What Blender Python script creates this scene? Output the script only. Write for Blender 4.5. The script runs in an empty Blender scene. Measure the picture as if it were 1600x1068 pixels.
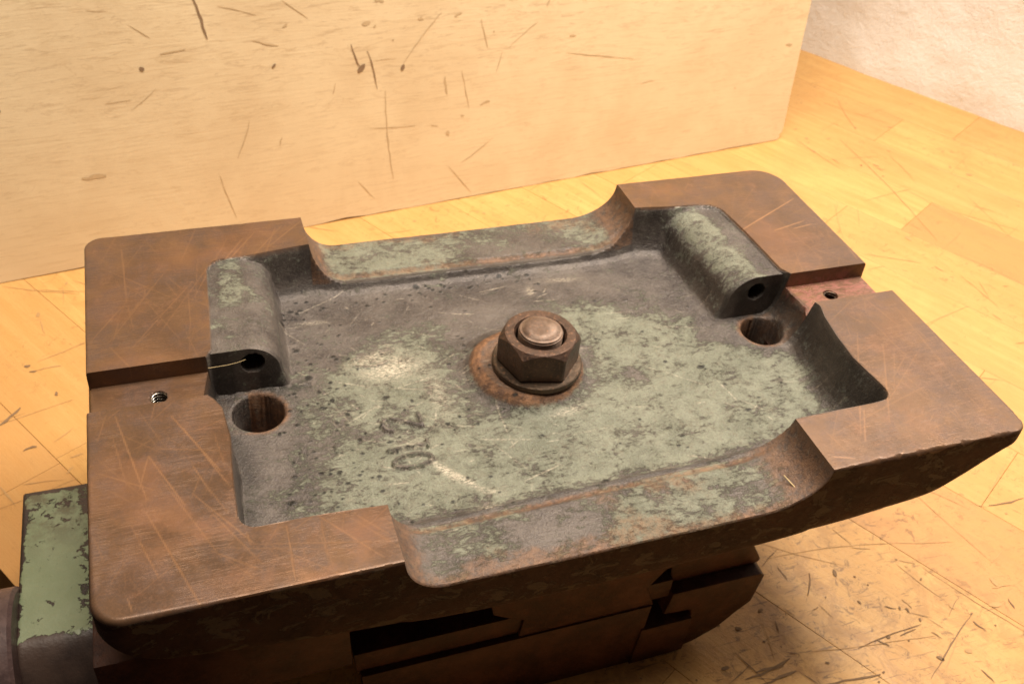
import bpy, bmesh, math, random
import numpy as np
from mathutils import Matrix, Vector
random.seed(7); rng = np.random.default_rng(7)
SC = bpy.context.scene
COL = SC.collection

# ---------------------------------------------------------------- camera (1 unit = 10 cm)
cam_d = bpy.data.cameras.new('camera'); cam = bpy.data.objects.new('camera', cam_d); COL.objects.link(cam)
RX = Vector((0.9449662, -0.3161219, 0.0842959)); DN = Vector((-0.1422897, -0.6291123, -0.7641802)); FW = Vector((0.2946056, 0.7101300, -0.6394708))
M = Matrix.Identity(4)
for i in range(3):
    M[i][0] = RX[i]; M[i][1] = -DN[i]; M[i][2] = -FW[i]
M[0][3], M[1][3], M[2][3] = 0.322966, -1.389596, 1.886345
cam.matrix_world = M
cam_d.sensor_width = 36; cam_d.lens = 34.56; cam_d.clip_start = 0.05; cam_d.clip_end = 200
cam_d.dof.use_dof = True; cam_d.dof.focus_distance = 2.25; cam_d.dof.aperture_fstop = 5.0
SC.camera = cam

# ---------------------------------------------------------------- light
W = bpy.data.worlds.new('World'); SC.world = W; W.use_nodes = True
bg = W.node_tree.nodes['Background']; bg.inputs[0].default_value = (1.0, 0.70, 0.50, 1); bg.inputs[1].default_value = 0.05
def area(name, loc, target, size, energy, color):
    d = bpy.data.lights.new(name, 'AREA'); d.shape = 'RECTANGLE'; d.size = size[0]; d.size_y = size[1]
    d.energy = energy; d.color = color
    o = bpy.data.objects.new(name, d); COL.objects.link(o); o.location = loc
    o.rotation_euler = (Vector(target) - Vector(loc)).to_track_quat('-Z', 'Y').to_euler()
    return o
area('ceiling_lamp', (4.5, 1.5, 5.8), (2.0, 1.1, 0), (2.4, 1.5), 690, (1.0, 0.885, 0.75))
area('overhead_fill', (1.3, 1.2, 7.5), (1.2, 1.3, 0), (4.6, 2.4), 780, (1.0, 0.87, 0.72))  # added fill for the left side and board, stands for ceiling bounce
SC.view_settings.view_transform = 'Standard'; SC.view_settings.look = 'None'
SC.view_settings.exposure = 0.0; SC.view_settings.gamma = 1.0

# ---------------------------------------------------------------- helpers
def tag(o, label=None, cat=None, group=None, kind=None):
    if label: o['label'] = label
    if cat: o['category'] = cat
    if group: o['group'] = group
    if kind: o['kind'] = kind
    return o
def obj(name, me, mat=None, parent=None):
    if isinstance(me, bmesh.types.BMesh):
        bm = me; me = bpy.data.meshes.new(name); bm.to_mesh(me); bm.free()
    o = bpy.data.objects.new(name, me); COL.objects.link(o)
    if mat is not None:
        for m in (mat if isinstance(mat, (list, tuple)) else [mat]): me.materials.append(m)
    if parent: o.parent = parent
    return o
def smooth(o, ang=None):
    o.data.polygons.foreach_set('use_smooth', [True]*len(o.data.polygons))
    if ang is not None:
        bm = bmesh.new(); bm.from_mesh(o.data)
        for e in bm.edges:
            if len(e.link_faces) == 2 and e.calc_face_angle(0) > ang: e.smooth = False
        bm.to_mesh(o.data); bm.free()
    return o
def vnoise(X, Y, scale, seed):
    r = np.random.default_rng(seed); T = r.random((64, 64))
    x = X*scale + 17.3; y = Y*scale + 9.1
    xi = np.floor(x).astype(int); yi = np.floor(y).astype(int)
    fx = x-xi; fy = y-yi; fx = fx*fx*(3-2*fx); fy = fy*fy*(3-2*fy)
    a = T[xi % 64, yi % 64]; b = T[(xi+1) % 64, yi % 64]; c = T[xi % 64, (yi+1) % 64]; d = T[(xi+1) % 64, (yi+1) % 64]
    return (a*(1-fx)+b*fx)*(1-fy)+(c*(1-fx)+d*fx)*fy
def fbm(X, Y, scale, seed, n=4):
    s = 0; a = 1; t = 0
    for i in range(n):
        s = s + a*vnoise(X, Y, scale*2**i, seed+i); t += a; a *= 0.55
    return s/t
def sstep(a, b, x):
    t = np.clip((x-a)/(b-a), 0, 1); return t*t*(3-2*t)
def seg_dist(X, Y, x0, y0, x1, y1):
    dx, dy = x1-x0, y1-y0; L = dx*dx+dy*dy+1e-9
    t = np.clip(((X-x0)*dx+(Y-y0)*dy)/L, 0, 1)
    return np.hypot(X-x0-t*dx, Y-y0-t*dy), t

# node shorthand
class NT:
    def __init__(s, name):
        s.m = bpy.data.materials.new(name); s.m.use_nodes = True; s.t = s.m.node_tree; s.n = s.t.nodes; s.l = s.t.links
        s.b = s.n['Principled BSDF']
    def put(s, v, sock):
        if isinstance(v, bpy.types.NodeSocket): s.l.new(v, sock)
        elif isinstance(v, (tuple, list)): sock.default_value = (*v, 1) if len(v) == 3 and len(sock.default_value) == 4 else v
        else: sock.default_value = v
    def coord(s, which='Object', scale=(1,1,1), rot=(0,0,0), loc=(0,0,0)):
        c = s.n.new('ShaderNodeTexCoord'); m = s.n.new('ShaderNodeMapping'); s.l.new(c.outputs[which], m.inputs[0])
        m.inputs['Scale'].default_value = scale; m.inputs['Rotation'].default_value = rot; m.inputs['Location'].default_value = loc
        return m.outputs[0]
    def attr(s, name):
        a = s.n.new('ShaderNodeAttribute'); a.attribute_name = name; return a.outputs['Fac']
    def noise(s, vec, scale, detail=6, rough=0.6, dist=0.0):
        n = s.n.new('ShaderNodeTexNoise'); s.put(vec, n.inputs['Vector']); n.inputs['Scale'].default_value = scale
        n.inputs['Detail'].default_value = detail; n.inputs['Roughness'].default_value = rough; n.inputs['Distortion'].default_value = dist
        return n.outputs[0]
    def vor(s, vec, scale, feat='F1'):
        n = s.n.new('ShaderNodeTexVoronoi'); n.feature = feat; s.put(vec, n.inputs['Vector']); n.inputs['Scale'].default_value = scale
        return n.outputs['Distance']
    def math(s, op, a, b=0.0, c=None, clamp=False):
        n = s.n.new('ShaderNodeMath'); n.operation = op; n.use_clamp = clamp; s.put(a, n.inputs[0]); s.put(b, n.inputs[1])
        if c is not None: s.put(c, n.inputs[2])
        return n.outputs[0]
    def ss(s, x, a, b):
        n = s.n.new('ShaderNodeMapRange'); n.interpolation_type = 'SMOOTHSTEP'; s.put(x, n.inputs[0])
        n.inputs[1].default_value = a; n.inputs[2].default_value = b; n.inputs[3].default_value = 0; n.inputs[4].default_value = 1
        return n.outputs[0]
    def mr(s, x, a, b, c, d):
        n = s.n.new('ShaderNodeMapRange'); s.put(x, n.inputs[0])
        for i, v in enumerate((a, b, c, d)): n.inputs[i+1].default_value = v
        return n.outputs[0]
    def mix(s, f, a, b):
        n = s.n.new('ShaderNodeMix'); n.data_type = 'RGBA'; s.put(f, n.inputs[0]); s.put(a, n.inputs[6]); s.put(b, n.inputs[7]); return n.outputs[2]
    def bump(s, h, strength, dist, prev=None):
        n = s.n.new('ShaderNodeBump'); n.inputs['Strength'].default_value = strength; n.inputs['Distance'].default_value = dist
        s.l.new(h, n.inputs['Height'])
        if prev is not None: s.l.new(prev, n.inputs['Normal'])
        return n.outputs[0]
    def out(s, color=None, rough=None, metal=None, normal=None, spec=None):
        if color is not None: s.put(color, s.b.inputs['Base Color'])
        if rough is not None: s.put(rough, s.b.inputs['Roughness'])
        if metal is not None: s.put(metal, s.b.inputs['Metallic'])
        if normal is not None: s.put(normal, s.b.inputs['Normal'])
        if spec is not None: s.put(spec, s.b.inputs['Specular IOR Level'])
        return s.m

# ---------------------------------------------------------------- materials
def mat_casting():
    g = NT('worn_green_painted_casting'); v = g.coord()
    pad = g.attr('machined'); paint = g.attr('paint'); rust = g.attr('rust'); scr = g.attr('scratch'); pit_and_shade = g.attr('pit_and_shade'); scrape = g.attr('scrape')
    n1 = g.noise(v, 7, 8, 0.72); n2 = g.noise(v, 38, 8, 0.75); n3 = g.noise(v, 150, 4, 0.6); n4 = g.noise(v, 3.2, 5, 0.6, 0.6)
    # green paint with flakes rubbed off
    vs = g.coord(scale=(1.0, 2.2, 1.0), rot=(0, 0, 0.5))
    fl = g.noise(vs, 30, 9, 0.8, 0.8); fl2 = g.noise(v, 11, 8, 0.75, 0.4)
    e = g.math('ADD', g.math('MULTIPLY', fl, 0.52), g.math('MULTIPLY', fl2, 0.48))
    e = g.math('ADD', e, g.math('MULTIPLY', g.math('SUBTRACT', paint, 0.5), 0.145))
    pm = g.math('MULTIPLY', g.math('ADD', g.math('MULTIPLY', g.ss(e, 0.44, 0.60), 0.6), g.math('MULTIPLY', g.ss(e, 0.492, 0.525), 0.4)), g.mr(n3, 0.35, 0.6, 0.72, 1.0))
    green = g.mix(g.ss(n1, 0.35, 0.68), (0.145, 0.154, 0.112), (0.208, 0.218, 0.163))
    green = g.mix(g.math('MULTIPLY', g.ss(n2, 0.5, 0.7), 0.5), green, (0.15, 0.125, 0.088))
    bare = g.mix(g.ss(n1, 0.32, 0.68), (0.052, 0.043, 0.042), (0.118, 0.100, 0.090))
    bare = g.mix(g.math('MULTIPLY', g.ss(n3, 0.45, 0.7), 0.30), bare, (0.19, 0.17, 0.14))
    c = g.mix(pm, bare, green)
    c = g.mix(g.math('MULTIPLY', g.ss(g.noise(vs, 55, 5, 0.75, 0.5), 0.56, 0.66), 0.6), c, (0.075, 0.060, 0.048))
    # scraped pale marks
    sc2 = g.math('MULTIPLY', scrape, g.ss(g.noise(vs, 70, 6, 0.8), 0.42, 0.58))
    c = g.mix(sc2, c, (0.50, 0.44, 0.35))
    # rust
    rc = g.mix(g.ss(n2, 0.35, 0.65), (0.095, 0.050, 0.032), (0.25, 0.125, 0.06))
    rm = g.math('MULTIPLY', rust, g.ss(g.math('ADD', n2, g.math('MULTIPLY', rust, 0.35)), 0.42, 0.68))
    c = g.mix(rm, c, rc)
    # machined pad: rusty brown plate with fine scratches
    pc = g.mix(g.ss(n4, 0.36, 0.66), (0.086, 0.049, 0.029), (0.150, 0.082, 0.042))
    pc = g.mix(g.math('MULTIPLY', g.ss(n1, 0.42, 0.62), 0.8), pc, (0.088, 0.056, 0.044)); pc = g.mix(g.math('MULTIPLY', g.ss(fl2, 0.5, 0.66), 0.35), pc, (0.18, 0.082, 0.040))
    pc = g.mix(g.math('MULTIPLY', g.ss(n3, 0.4, 0.75), 0.3), pc, (0.19, 0.095, 0.05))
    lines = None
    for i, (ang, sx) in enumerate(((0.9, 1), (2.2, 1), (0.2, 1), (1.5, 1))):
        vv = g.coord(scale=(1.2, 46, 1), rot=(0, 0, ang), loc=(i*3.1, i*1.7, 0))
        nn = g.noise(vv, 1.6 + 0.5*i, 4, 0.7, 0.15)
        q = g.ss(g.math('ABSOLUTE', g.math('SUBTRACT', nn, 0.5)), 0.012, 0.0)
        q = g.math('MULTIPLY', q, g.ss(g.noise(v, 4.0+i, 3, 0.6), 0.45, 0.62))
        lines = q if lines is None else g.math('MAXIMUM', lines, q)
    pc = g.mix(g.math('MULTIPLY', lines, 0.42), pc, (0.25, 0.125, 0.06))
    sm = g.math('MULTIPLY', scr, g.mr(n2, 0.35, 0.6, 0.55, 1.0))
    pc = g.mix(sm, pc, (0.31, 0.16, 0.075))
    pc = g.mix(g.math('MULTIPLY', rust, 0.42), pc, (0.25, 0.10, 0.036))
    c = g.mix(pad, c, pc)
    pr = g.attr('primer'); c = g.mix(g.math('MULTIPLY', pr, g.ss(g.noise(vs, 22, 7, 0.8, 1.0), 0.46, 0.56)), c, (0.235, 0.095, 0.072))
    c = g.mix(g.math('MULTIPLY', pit_and_shade, 0.93), c, (0.012, 0.011, 0.010))
    # roughness
    r = g.mr(n1, 0.3, 0.7, 0.30, 0.50); r = g.math('ADD', r, g.math('MULTIPLY', pm, 0.05))
    rp = g.mr(n1, 0.3, 0.7, 0.28, 0.46); 
    mixr = g.n.new('ShaderNodeMix'); g.put(pad, mixr.inputs[0]); g.put(r, mixr.inputs[2]); g.put(rp, mixr.inputs[3]); rr = mixr.outputs[0]
    rr = g.math('ADD', rr, g.math('MULTIPLY', rm, 0.2))
    hh = g.math('ADD', g.math('MULTIPLY', pm, 0.5), g.math('ADD', g.math('MULTIPLY', n2, 0.9), g.math('MULTIPLY', n3, 0.35)))
    inv = g.math('SUBTRACT', 1.0, g.math('MULTIPLY', g.math('SUBTRACT', pad, g.math('MULTIPLY', pr, 0.8)), 0.93))
    h = g.math('SUBTRACT', g.math('MULTIPLY', hh, inv), g.math('MULTIPLY', g.math('MAXIMUM', scr, g.math('MULTIPLY', lines, 0.5)), 0.06))
    nb = g.bump(h, 0.75, 0.006)
    m = g.math('MULTIPLY', g.math('SUBTRACT', 1.0, pm), 0.35)
    g.out(c, rr, m, nb, 0.42); return g.m
def mat_dark_iron(name='dark_oily_iron', c0=(0.020, 0.010, 0.008), c1=(0.055, 0.027, 0.018), rough=0.5):
    g = NT(name); v = g.coord(); n = g.noise(v, 9, 7, 0.7); n2 = g.noise(v, 60, 5, 0.7)
    c = g.mix(g.ss(n, 0.35, 0.65), c0, c1); c = g.mix(g.math('MULTIPLY', g.ss(n2, 0.5, 0.75), 0.4), c, tuple(1.8*q for q in c1))
    g.out(c, g.mr(n2, 0.3, 0.7, rough-0.1, rough+0.12), 0.0, g.bump(n2, 0.5, 0.004), 0.25); return g.m
def mat_side():
    g = NT('rusty_casting_side'); v = g.coord(); n = g.noise(v, 6, 7, 0.7, 0.5); n2 = g.noise(v, 45, 6, 0.75); n3 = g.noise(g.coord(scale=(1, 1, 1.6)), 13, 7, 0.7, 0.8)
    c = g.mix(g.ss(n, 0.35, 0.65), (0.030, 0.013, 0.009), (0.068, 0.032, 0.022))
    c = g.mix(g.math('MULTIPLY', g.ss(n3, 0.53, 0.57), 0.5), c, (0.15, 0.125, 0.085))
    c = g.mix(g.math('MULTIPLY', g.ss(n2, 0.55, 0.75), 0.5), c, (0.15, 0.07, 0.035))
    g.out(c, g.mr(n2, 0.3, 0.7, 0.6, 0.85), 0.0, g.bump(g.math('ADD', n2, g.ss(n3, 0.53, 0.57)), 0.7, 0.006), 0.2); return g.m
def mat_green_block():
    g = NT('chipped_green_enamel'); v = g.coord(); n = g.noise(v, 5, 6, 0.6); n2 = g.noise(v, 26, 8, 0.72, 0.3); n3 = g.noise(v, 110, 4, 0.6)
    edge = g.attr('edge')
    c = g.mix(g.ss(n, 0.3, 0.7), (0.175, 0.215, 0.125), (0.235, 0.275, 0.175)); c = g.mix(g.math('MULTIPLY', g.ss(n3, .45, .75), 0.3), c, (0.20, 0.20, 0.11))
    sm_ = g.math('MULTIPLY', g.attr('smudge'), g.ss(g.noise(v, 16, 7, 0.75), 0.40, 0.60)); c = g.mix(g.math('MULTIPLY', sm_, 0.75), c, (0.085, 0.062, 0.038))
    ch = g.ss(g.math('ADD', n2, g.math('MULTIPLY', edge, 0.30)), 0.625, 0.65)
    dk = g.mix(g.ss(n, 0.35, 0.65), (0.030, 0.020, 0.018), (0.075, 0.048, 0.038))
    c = g.mix(ch, c, dk); g.out(c, g.mr(n2, 0.3, 0.7, 0.38, 0.6), 0.0, g.bump(g.math('SUBTRACT', g.math('MULTIPLY', n3, 0.3), ch), 0.7, 0.006)); return g.m
def mat_nut(name, c0, c1, rough, metal=0.55):
    g = NT(name); v = g.coord(); n = g.noise(v, 14, 7, 0.7); n2 = g.noise(v, 90, 6, 0.7)
    c = g.mix(g.ss(n, 0.35, 0.65), c0, c1); c = g.mix(g.math('MULTIPLY', g.ss(n2, 0.52, 0.72), 0.6), c, (0.34, 0.17, 0.09))
    g.out(c, g.mr(n2, 0.3, 0.7, rough-0.08, rough+0.14), metal, g.bump(g.math('ADD', n2, g.math('MULTIPLY', n, 0.6)), 0.5, 0.004)); return g.m
def mat_bench():
    g = NT('oiled_maple_stave'); oi = g.n.new('ShaderNodeObjectInfo'); rnd = oi.outputs['Random']
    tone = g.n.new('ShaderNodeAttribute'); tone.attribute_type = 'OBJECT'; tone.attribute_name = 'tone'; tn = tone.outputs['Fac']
    cc = g.n.new('ShaderNodeTexCoord'); vm = g.n.new('ShaderNodeVectorMath'); vm.operation = 'ADD'
    cb = g.n.new('ShaderNodeCombineXYZ'); g.l.new(g.math('MULTIPLY', rnd, 37.0), cb.inputs[0]); g.l.new(g.math('MULTIPLY', rnd, 11.0), cb.inputs[1])
    g.l.new(cc.outputs['Object'], vm.inputs[0]); g.l.new(cb.outputs[0], vm.inputs[1])
    mp = g.n.new('ShaderNodeMapping'); g.l.new(vm.outputs[0], mp.inputs[0]); mp.inputs['Scale'].default_value = (0.8, 9, 9)
    gr = g.noise(mp.outputs[0], 2.2, 9, 0.68, 0.5)
    mp2 = g.n.new('ShaderNodeMapping'); g.l.new(vm.outputs[0], mp2.inputs[0]); mp2.inputs['Scale'].default_value = (2.6, 34, 34)
    gr2 = g.noise(mp2.outputs[0], 3.0, 4, 0.7)
    big = g.noise(vm.outputs[0], 1.6, 5, 0.6, 0.7); mott = g.noise(vm.outputs[0], 9, 6, 0.7); fine = g.noise(vm.outputs[0], 60, 4, 0.65)
    c = g.mix(g.ss(gr, 0.35, 0.68), (0.53, 0.295, 0.095), (0.60, 0.36, 0.128))
    c = g.mix(g.math('MULTIPLY', g.ss(big, 0.42, 0.7), 0.5), c, (0.46, 0.245, 0.080))
    c = g.mix(g.math('MULTIPLY', g.ss(gr2, 0.56, 0.72), 0.34), c, (0.40, 0.20, 0.065))
    c = g.mix(g.math('MULTIPLY', g.ss(mott, 0.56, 0.72), 0.38), c, (0.43, 0.22, 0.075))
    c = g.mix(g.math('MULTIPLY', g.ss(fine, 0.55, 0.75), 0.22), c, (0.36, 0.19, 0.075))
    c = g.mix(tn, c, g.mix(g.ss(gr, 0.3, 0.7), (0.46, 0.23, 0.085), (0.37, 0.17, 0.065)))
    c = g.mix(g.math('MULTIPLY', g.ss(g.noise(vm.outputs[0], 24, 7, 0.78, 0.9), 0.58, 0.68), 0.42), c, (0.26, 0.135, 0.055))
    # workshop grime trodden in: fine dark flecks, more in some areas
    tw = g.coord('Generated'); geo = g.n.new('ShaderNodeNewGeometry'); pos = geo.outputs['Position']
    dn = g.n.new('ShaderNodeVectorMath'); dn.operation = 'DISTANCE'; g.l.new(pos, dn.inputs[0]); dn.inputs[1].default_value = (1.7, -0.35, -1.0)
    worn = g.ss(dn.outputs['Value'], 2.1, 0.5)
    gsel = g.math('ADD', g.math('MULTIPLY', g.ss(g.noise(pos, 0.9, 3, 0.6), 0.44, 0.66), 0.7), g.math('MULTIPLY', worn, 1.1), clamp=True)
    fk2 = g.ss(g.noise(pos, 6.5, 9, 0.75, 0.8), 0.46, 0.60)
    c = g.mix(g.math('MULTIPLY', g.math('MULTIPLY', worn, fk2), 0.55), c, (0.27, 0.135, 0.052))
    fl3 = g.n.new('ShaderNodeMapping'); g.l.new(pos, fl3.inputs[0]); fl3.inputs['Rotation'].default_value = (0, 0, 0.55); fl3.inputs['Scale'].default_value = (1, 7, 1)
    fk3 = g.ss(g.noise(fl3.outputs[0], 9, 7, 0.75, 0.7), 0.56, 0.64)
    c = g.mix(g.math('MULTIPLY', g.math('MULTIPLY', worn, fk3), 0.7), c, (0.11, 0.06, 0.03)); fk = g.ss(g.noise(pos, 17, 8, 0.78, 1.2), 0.55, 0.63)
    c = g.mix(g.math('MULTIPLY', g.math('MULTIPLY', gsel, fk), 0.62), c, (0.13, 0.068, 0.03))
    g.out(c, g.mr(mott, 0.3, 0.7, 0.34, 0.52), 0, g.bump(g.math('ADD', gr2, fine), 0.12, 0.01), 0.35); return g.m
def mat_board():
    g = NT('birch_plywood_face'); v = g.coord(); w = g.coord(scale=(0.55, 1, 6))
    gr = g.noise(w, 1.5, 6, 0.6, 1.4); fi = g.noise(g.coord(scale=(1.5, 1, 30)), 3, 6, 0.75, 0.2); mo = g.noise(v, 2.2, 6, 0.65, 0.4); sp = g.noise(g.coord(scale=(0.35, 1, 2.0)), 20, 6, 0.75, 0.8)
    wv = g.math('FRACT', g.math('MULTIPLY', gr, 9.0)); wv = g.ss(g.math('ABSOLUTE', g.math('SUBTRACT', wv, 0.5)), 0.14, 0.0)
    c = g.mix(g.ss(mo, 0.35, 0.7), (0.81, 0.66, 0.43), (0.74, 0.585, 0.37))
    c = g.mix(g.math('MULTIPLY', wv, 0.22), c, (0.50, 0.34, 0.17)); c = g.mix(g.math('MULTIPLY', g.ss(fi, 0.52, 0.72), 0.30), c, (0.50, 0.335, 0.175))
    sepz = g.n.new('ShaderNodeSeparateXYZ'); g.l.new(v, sepz.inputs[0])
    up = g.math('MULTIPLY', g.ss(sepz.outputs[2], 0.1, 1.2), g.ss(sp, 0.53, 0.64))
    c = g.mix(g.math('MULTIPLY', up, 0.34), c, (0.38, 0.24, 0.125))
    g.out(c, 0.55, 0, g.bump(fi, 0.15, 0.01), 0.3); return g.m
def mat_plain(name, c, rough=0.6, metal=0.0, var=0.35):
    g = NT(name); n = g.noise(g.coord(), 20, 5, 0.7)
    g.out(g.mix(n, tuple(q*(1-var) for q in c), tuple(q*(1+var) for q in c)), rough, metal); return g.m
def mat_wall():
    g = NT('rough_white_plaster'); v = g.coord(); n = g.noise(v, 5.5, 9, 0.72, 0.3); n2 = g.noise(v, 24, 6, 0.7); n3 = g.noise(v, 1.3, 5, 0.7)
    c = g.mix(g.ss(n3, 0.3, 0.7), (0.90, 0.89, 0.87), (0.86, 0.83, 0.79)); c = g.mix(g.math('MULTIPLY', g.ss(n, 0.5, 0.7), 0.25), c, (0.76, 0.70, 0.62))
    g.out(c, 0.85, 0, g.bump(g.math('ADD', n, g.math('MULTIPLY', n2, 0.5)), 0.45, 0.03)); return g.m

M_CAST = mat_casting(); M_SIDE = mat_side(); M_DARK = mat_dark_iron('dark_oily_iron', (0.034, 0.013, 0.009), (0.085, 0.034, 0.021)); M_GREEN = mat_green_block(); M_BENCH = mat_bench(); M_BOARD = mat_board(); M_WALL = mat_wall()
M_STEEL = mat_dark_iron('browned_steel_spindle', (0.07, 0.045, 0.045), (0.13, 0.085, 0.08), 0.4)
M_NUT = mat_nut('browned_nut', (0.050, 0.030, 0.022), (0.100, 0.058, 0.040), 0.36)
M_STUD = mat_nut('worn_stud_end', (0.11, 0.070, 0.050), (0.21, 0.150, 0.115), 0.46, 0.5)
M_WASH = mat_nut('oily_washer', (0.06, 0.042, 0.030), (0.12, 0.085, 0.06), 0.38, 0.7)
M_THREAD = mat_plain('bright_thread', (0.45, 0.42, 0.38), 0.25, 1.0)
M_GOUGE = mat_plain('grime_filled_gouge', (0.20, 0.12, 0.06), 0.8)
M_SCR = mat_plain('brown_scratch', (0.43, 0.25, 0.10), 0.7)
M_GOUGEB = mat_plain('board_gouge', (0.27, 0.175, 0.10), 0.8)
M_SCRB = mat_plain('board_scratch', (0.58, 0.43, 0.25), 0.7)
M_LINT = mat_plain('straw_fibre', (0.55, 0.42, 0.22), 0.6)

PAD_MARKS=[(0.555, 1.048, 0.525, 0.781, 1, 0.6), (0.85, 1.462, 0.715, 1.257, 1, 0.8), (0.599, 1.452, 0.548, 1.31, 1, 0.7), (0.688, 1.474, 0.563, 1.344, 1.2, 0.8), (0.621, 1.459, 0.506, 1.3, 1, 0.7), (0.535, 1.445, 0.39, 1.235, 1.4, 0.8), (0.489, 1.408, 0.369, 1.222, 1, 0.7), (0.439, 1.418, 0.302, 1.103, 1, 0.5), (0.401, 1.34, 0.202, 0.97, 1, 0.4), (0.112, 1.417, 0.117, 1.143, 1, 0.7), (0.062, 0.943, 0.156, 0.756, 1, 0.6), (0.102, 1.115, 0.02, 0.982, 1, 0.5), (0.31, 1.201, 0.121, 0.916, 1, 0.5), (0.243, 1.283, 0.1, 1.038, 1, 0.4), (0.071, 0.649, 0.135, 0.339, 1.4, 0.9), (0.21, 0.616, 0.313, 0.391, 1.6, 1), (0.236, 0.565, 0.33, 0.332, 1.2, 0.8), (0.146, 0.484, 0.221, 0.296, 1.2, 1), (0.146, 0.484, 0.119, 0.374, 1, 0.8), (0.131, 0.299, 0.229, 0.005, 1.6, 0.9), (0.096, 0.268, 0.15, 0.093, 1, 0.7), (0.021, 0.457, 0.152, 0.366, 1.2, 0.7), (0.152, 0.51, 0.313, 0.463, 1, 0.6), (0.169, 0.405, 0.286, 0.121, 1, 0.6), (0.239, 0.333, 0.367, 0.138, 1.4, 0.8), (0.265, 0.285, 0.374, 0.079, 1, 0.7), (0.353, 0.142, 0.657, 0.072, 1, 0.5), (0.444, 0.177, 0.44, 0.016, 1.2, 0.8), (0.512, 0.201, 0.647, 0.026, 1.2, 0.7), (0.281, 0.151, 0.594, 0.063, 1, 0.4), (0.351, 0.182, 0.356, 0.141, 1.2, 0.7), (0.267, 0.145, 0.372, 0.061, 1.4, 0.6), (0.081, 0.059, 0.088, 0.023, 1.2, 0.8), (0.048, 0.655, 0.026, 0.564, 1, 0.5), (0.247, 0.43, 0.283, 0.322, 1.2, 0.8), (0.259, 0.393, 0.314, 0.252, 1, 0.5), (0.127, 0.66, 0.19, 0.501, 1, 0.4), (0.396, 0.131, 0.55, -0.004, 1, 0.5), (0.515, 0.129, 0.529, 0.038, 1, 0.5), (0.602, 0.178, 0.676, 0.087, 1, 0.5), (2.517, 1.273, 2.172, 1.099, 2.4, 1), (2.469, 1.125, 2.325, 1.089, 2, 1), (2.489, 1.1, 2.404, 1.086, 2, 0.9), (2.543, 0.962, 2.531, 0.864, 1, 0.8), (2.413, 1.387, 2.293, 1.27, 1, 0.4), (2.376, 0.996, 2.496, 0.851, 1, 0.4), (2.064, 1.405, 2.166, 1.34, 1, 0.4), (2.288, 0.503, 2.027, 0.098, 1, 0.7), (2.334, 0.428, 2.142, 0.123, 1.4, 0.6), (2.363, 0.238, 1.945, 0.119, 1, 0.4), (2.499, 0.591, 2.463, 0.214, 1, 0.4), (2.37, 0.551, 2.378, 0.355, 1, 0.4), (2.459, 0.399, 2.156, 0.174, 1, 0.4), (1.899, 0.047, 1.957, 0.025, 1.6, 0.9), (2.099, 0.188, 2.025, 0.073, 1.2, 0.7)]
BENCH_MARKS=[(4.383, 3.268, 4.273, 2.123, 2.2, 0.55), (4.712, 3.82, 4.583, 3.391, 2.2, 0.5), (2.194, 0.408, 2.725, 0.344, 1.4, 0.5), (2.151, 0.38, 2.252, 0.436, 2, 0.6), (2.725, 0.344, 2.955, 0.29, 1.2, 0.3), (3.222, 0.407, 3.399, 0.404, 3, 0.9), (2.313, 0.307, 2.252, 0.222, 3, 0.7), (1.908, -0.003, 2.051, 0.008, 5, 1), (1.907, -0.047, 2.049, -0.037, 5, 1), (1.862, -0.019, 2.016, -0.008, 3, 1), (2.307, -0.017, 2.592, 0.004, 1.6, 0.6), (2.11, 0.022, 2.335, -0.014, 1.2, 0.5), (2.321, -0.015, 2.607, -0.049, 1.2, 0.5), (2.81, -0.005, 2.487, -0.189, 2.4, 0.7), (2.713, -0.056, 2.52, -0.198, 1.6, 0.4), (2.119, -0.106, 2.325, -0.124, 4, 0.8), (3.27, 0.465, 3.426, 0.572, 1.4, 0.25), (1.88, 0.08, 1.928, -0.053, 2, 0.8), (1.898, 0.025, 1.802, -0.017, 2, 0.7), (2.59, 0.117, 2.6, 0.072, 3, 0.5), (2.392, -0.008, 2.424, -0.039, 3, 0.8), (2.984, 0.011, 2.978, -0.031, 3, 0.6), (2.786, -0.035, 2.806, -0.081, 3, 0.6), (2.957, 0.068, 3.041, 0.06, 2, 0.5), (2.515, 0.469, 2.547, 0.384, 2, 0.4), (2.538, 0.37, 2.608, 0.346, 2, 0.5), (2.686, 0.269, 2.738, 0.24, 2, 0.5), (2.753, 0.221, 2.945, -0.12, 1.6, 0.35), (2.664, 0.26, 2.747, 0.06, 1.2, 0.3), (-0.486, 1.777, -0.415, 1.864, 6, 0.9), (-0.395, 1.612, -0.35, 1.629, 6, 0.95), (-0.389, 2.078, -0.359, 2.079, 4, 0.7), (-0.359, 2.079, -0.268, 2.091, 3.4, 0.4), (-0.364, 2.481, -0.358, 2.447, 7, 0.5), (-0.357, 2.423, -0.334, 2.318, 2.4, 0.5), (-0.288, 1.926, -0.278, 1.904, 6, 0.6), (-0.287, 1.638, -0.217, 1.7, 2, 0.4), (-0.469, 1.447, -0.411, 1.338, 3, 0.4), (-0.24, 1.455, -0.217, 1.49, 3, 0.4), (-0.229, 1.537, -0.183, 1.55, 2.4, 0.5), (-0.393, 1.438, -0.251, 1.425, 1.6, 0.4), (4.186, 3.061, 4.199, 2.995, 4, 0.5), (4.415, 2.909, 4.438, 2.873, 4, 0.4), (4.095, 1.911, 4.118, 1.858, 4, 0.3), (4.253, 1.736, 4.203, 1.598, 2, 0.3), (4.184, 1.809, 4.202, 1.522, 1.4, 0.3), (4.129, 1.484, 4.143, 1.427, 3, 0.3)]
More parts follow.
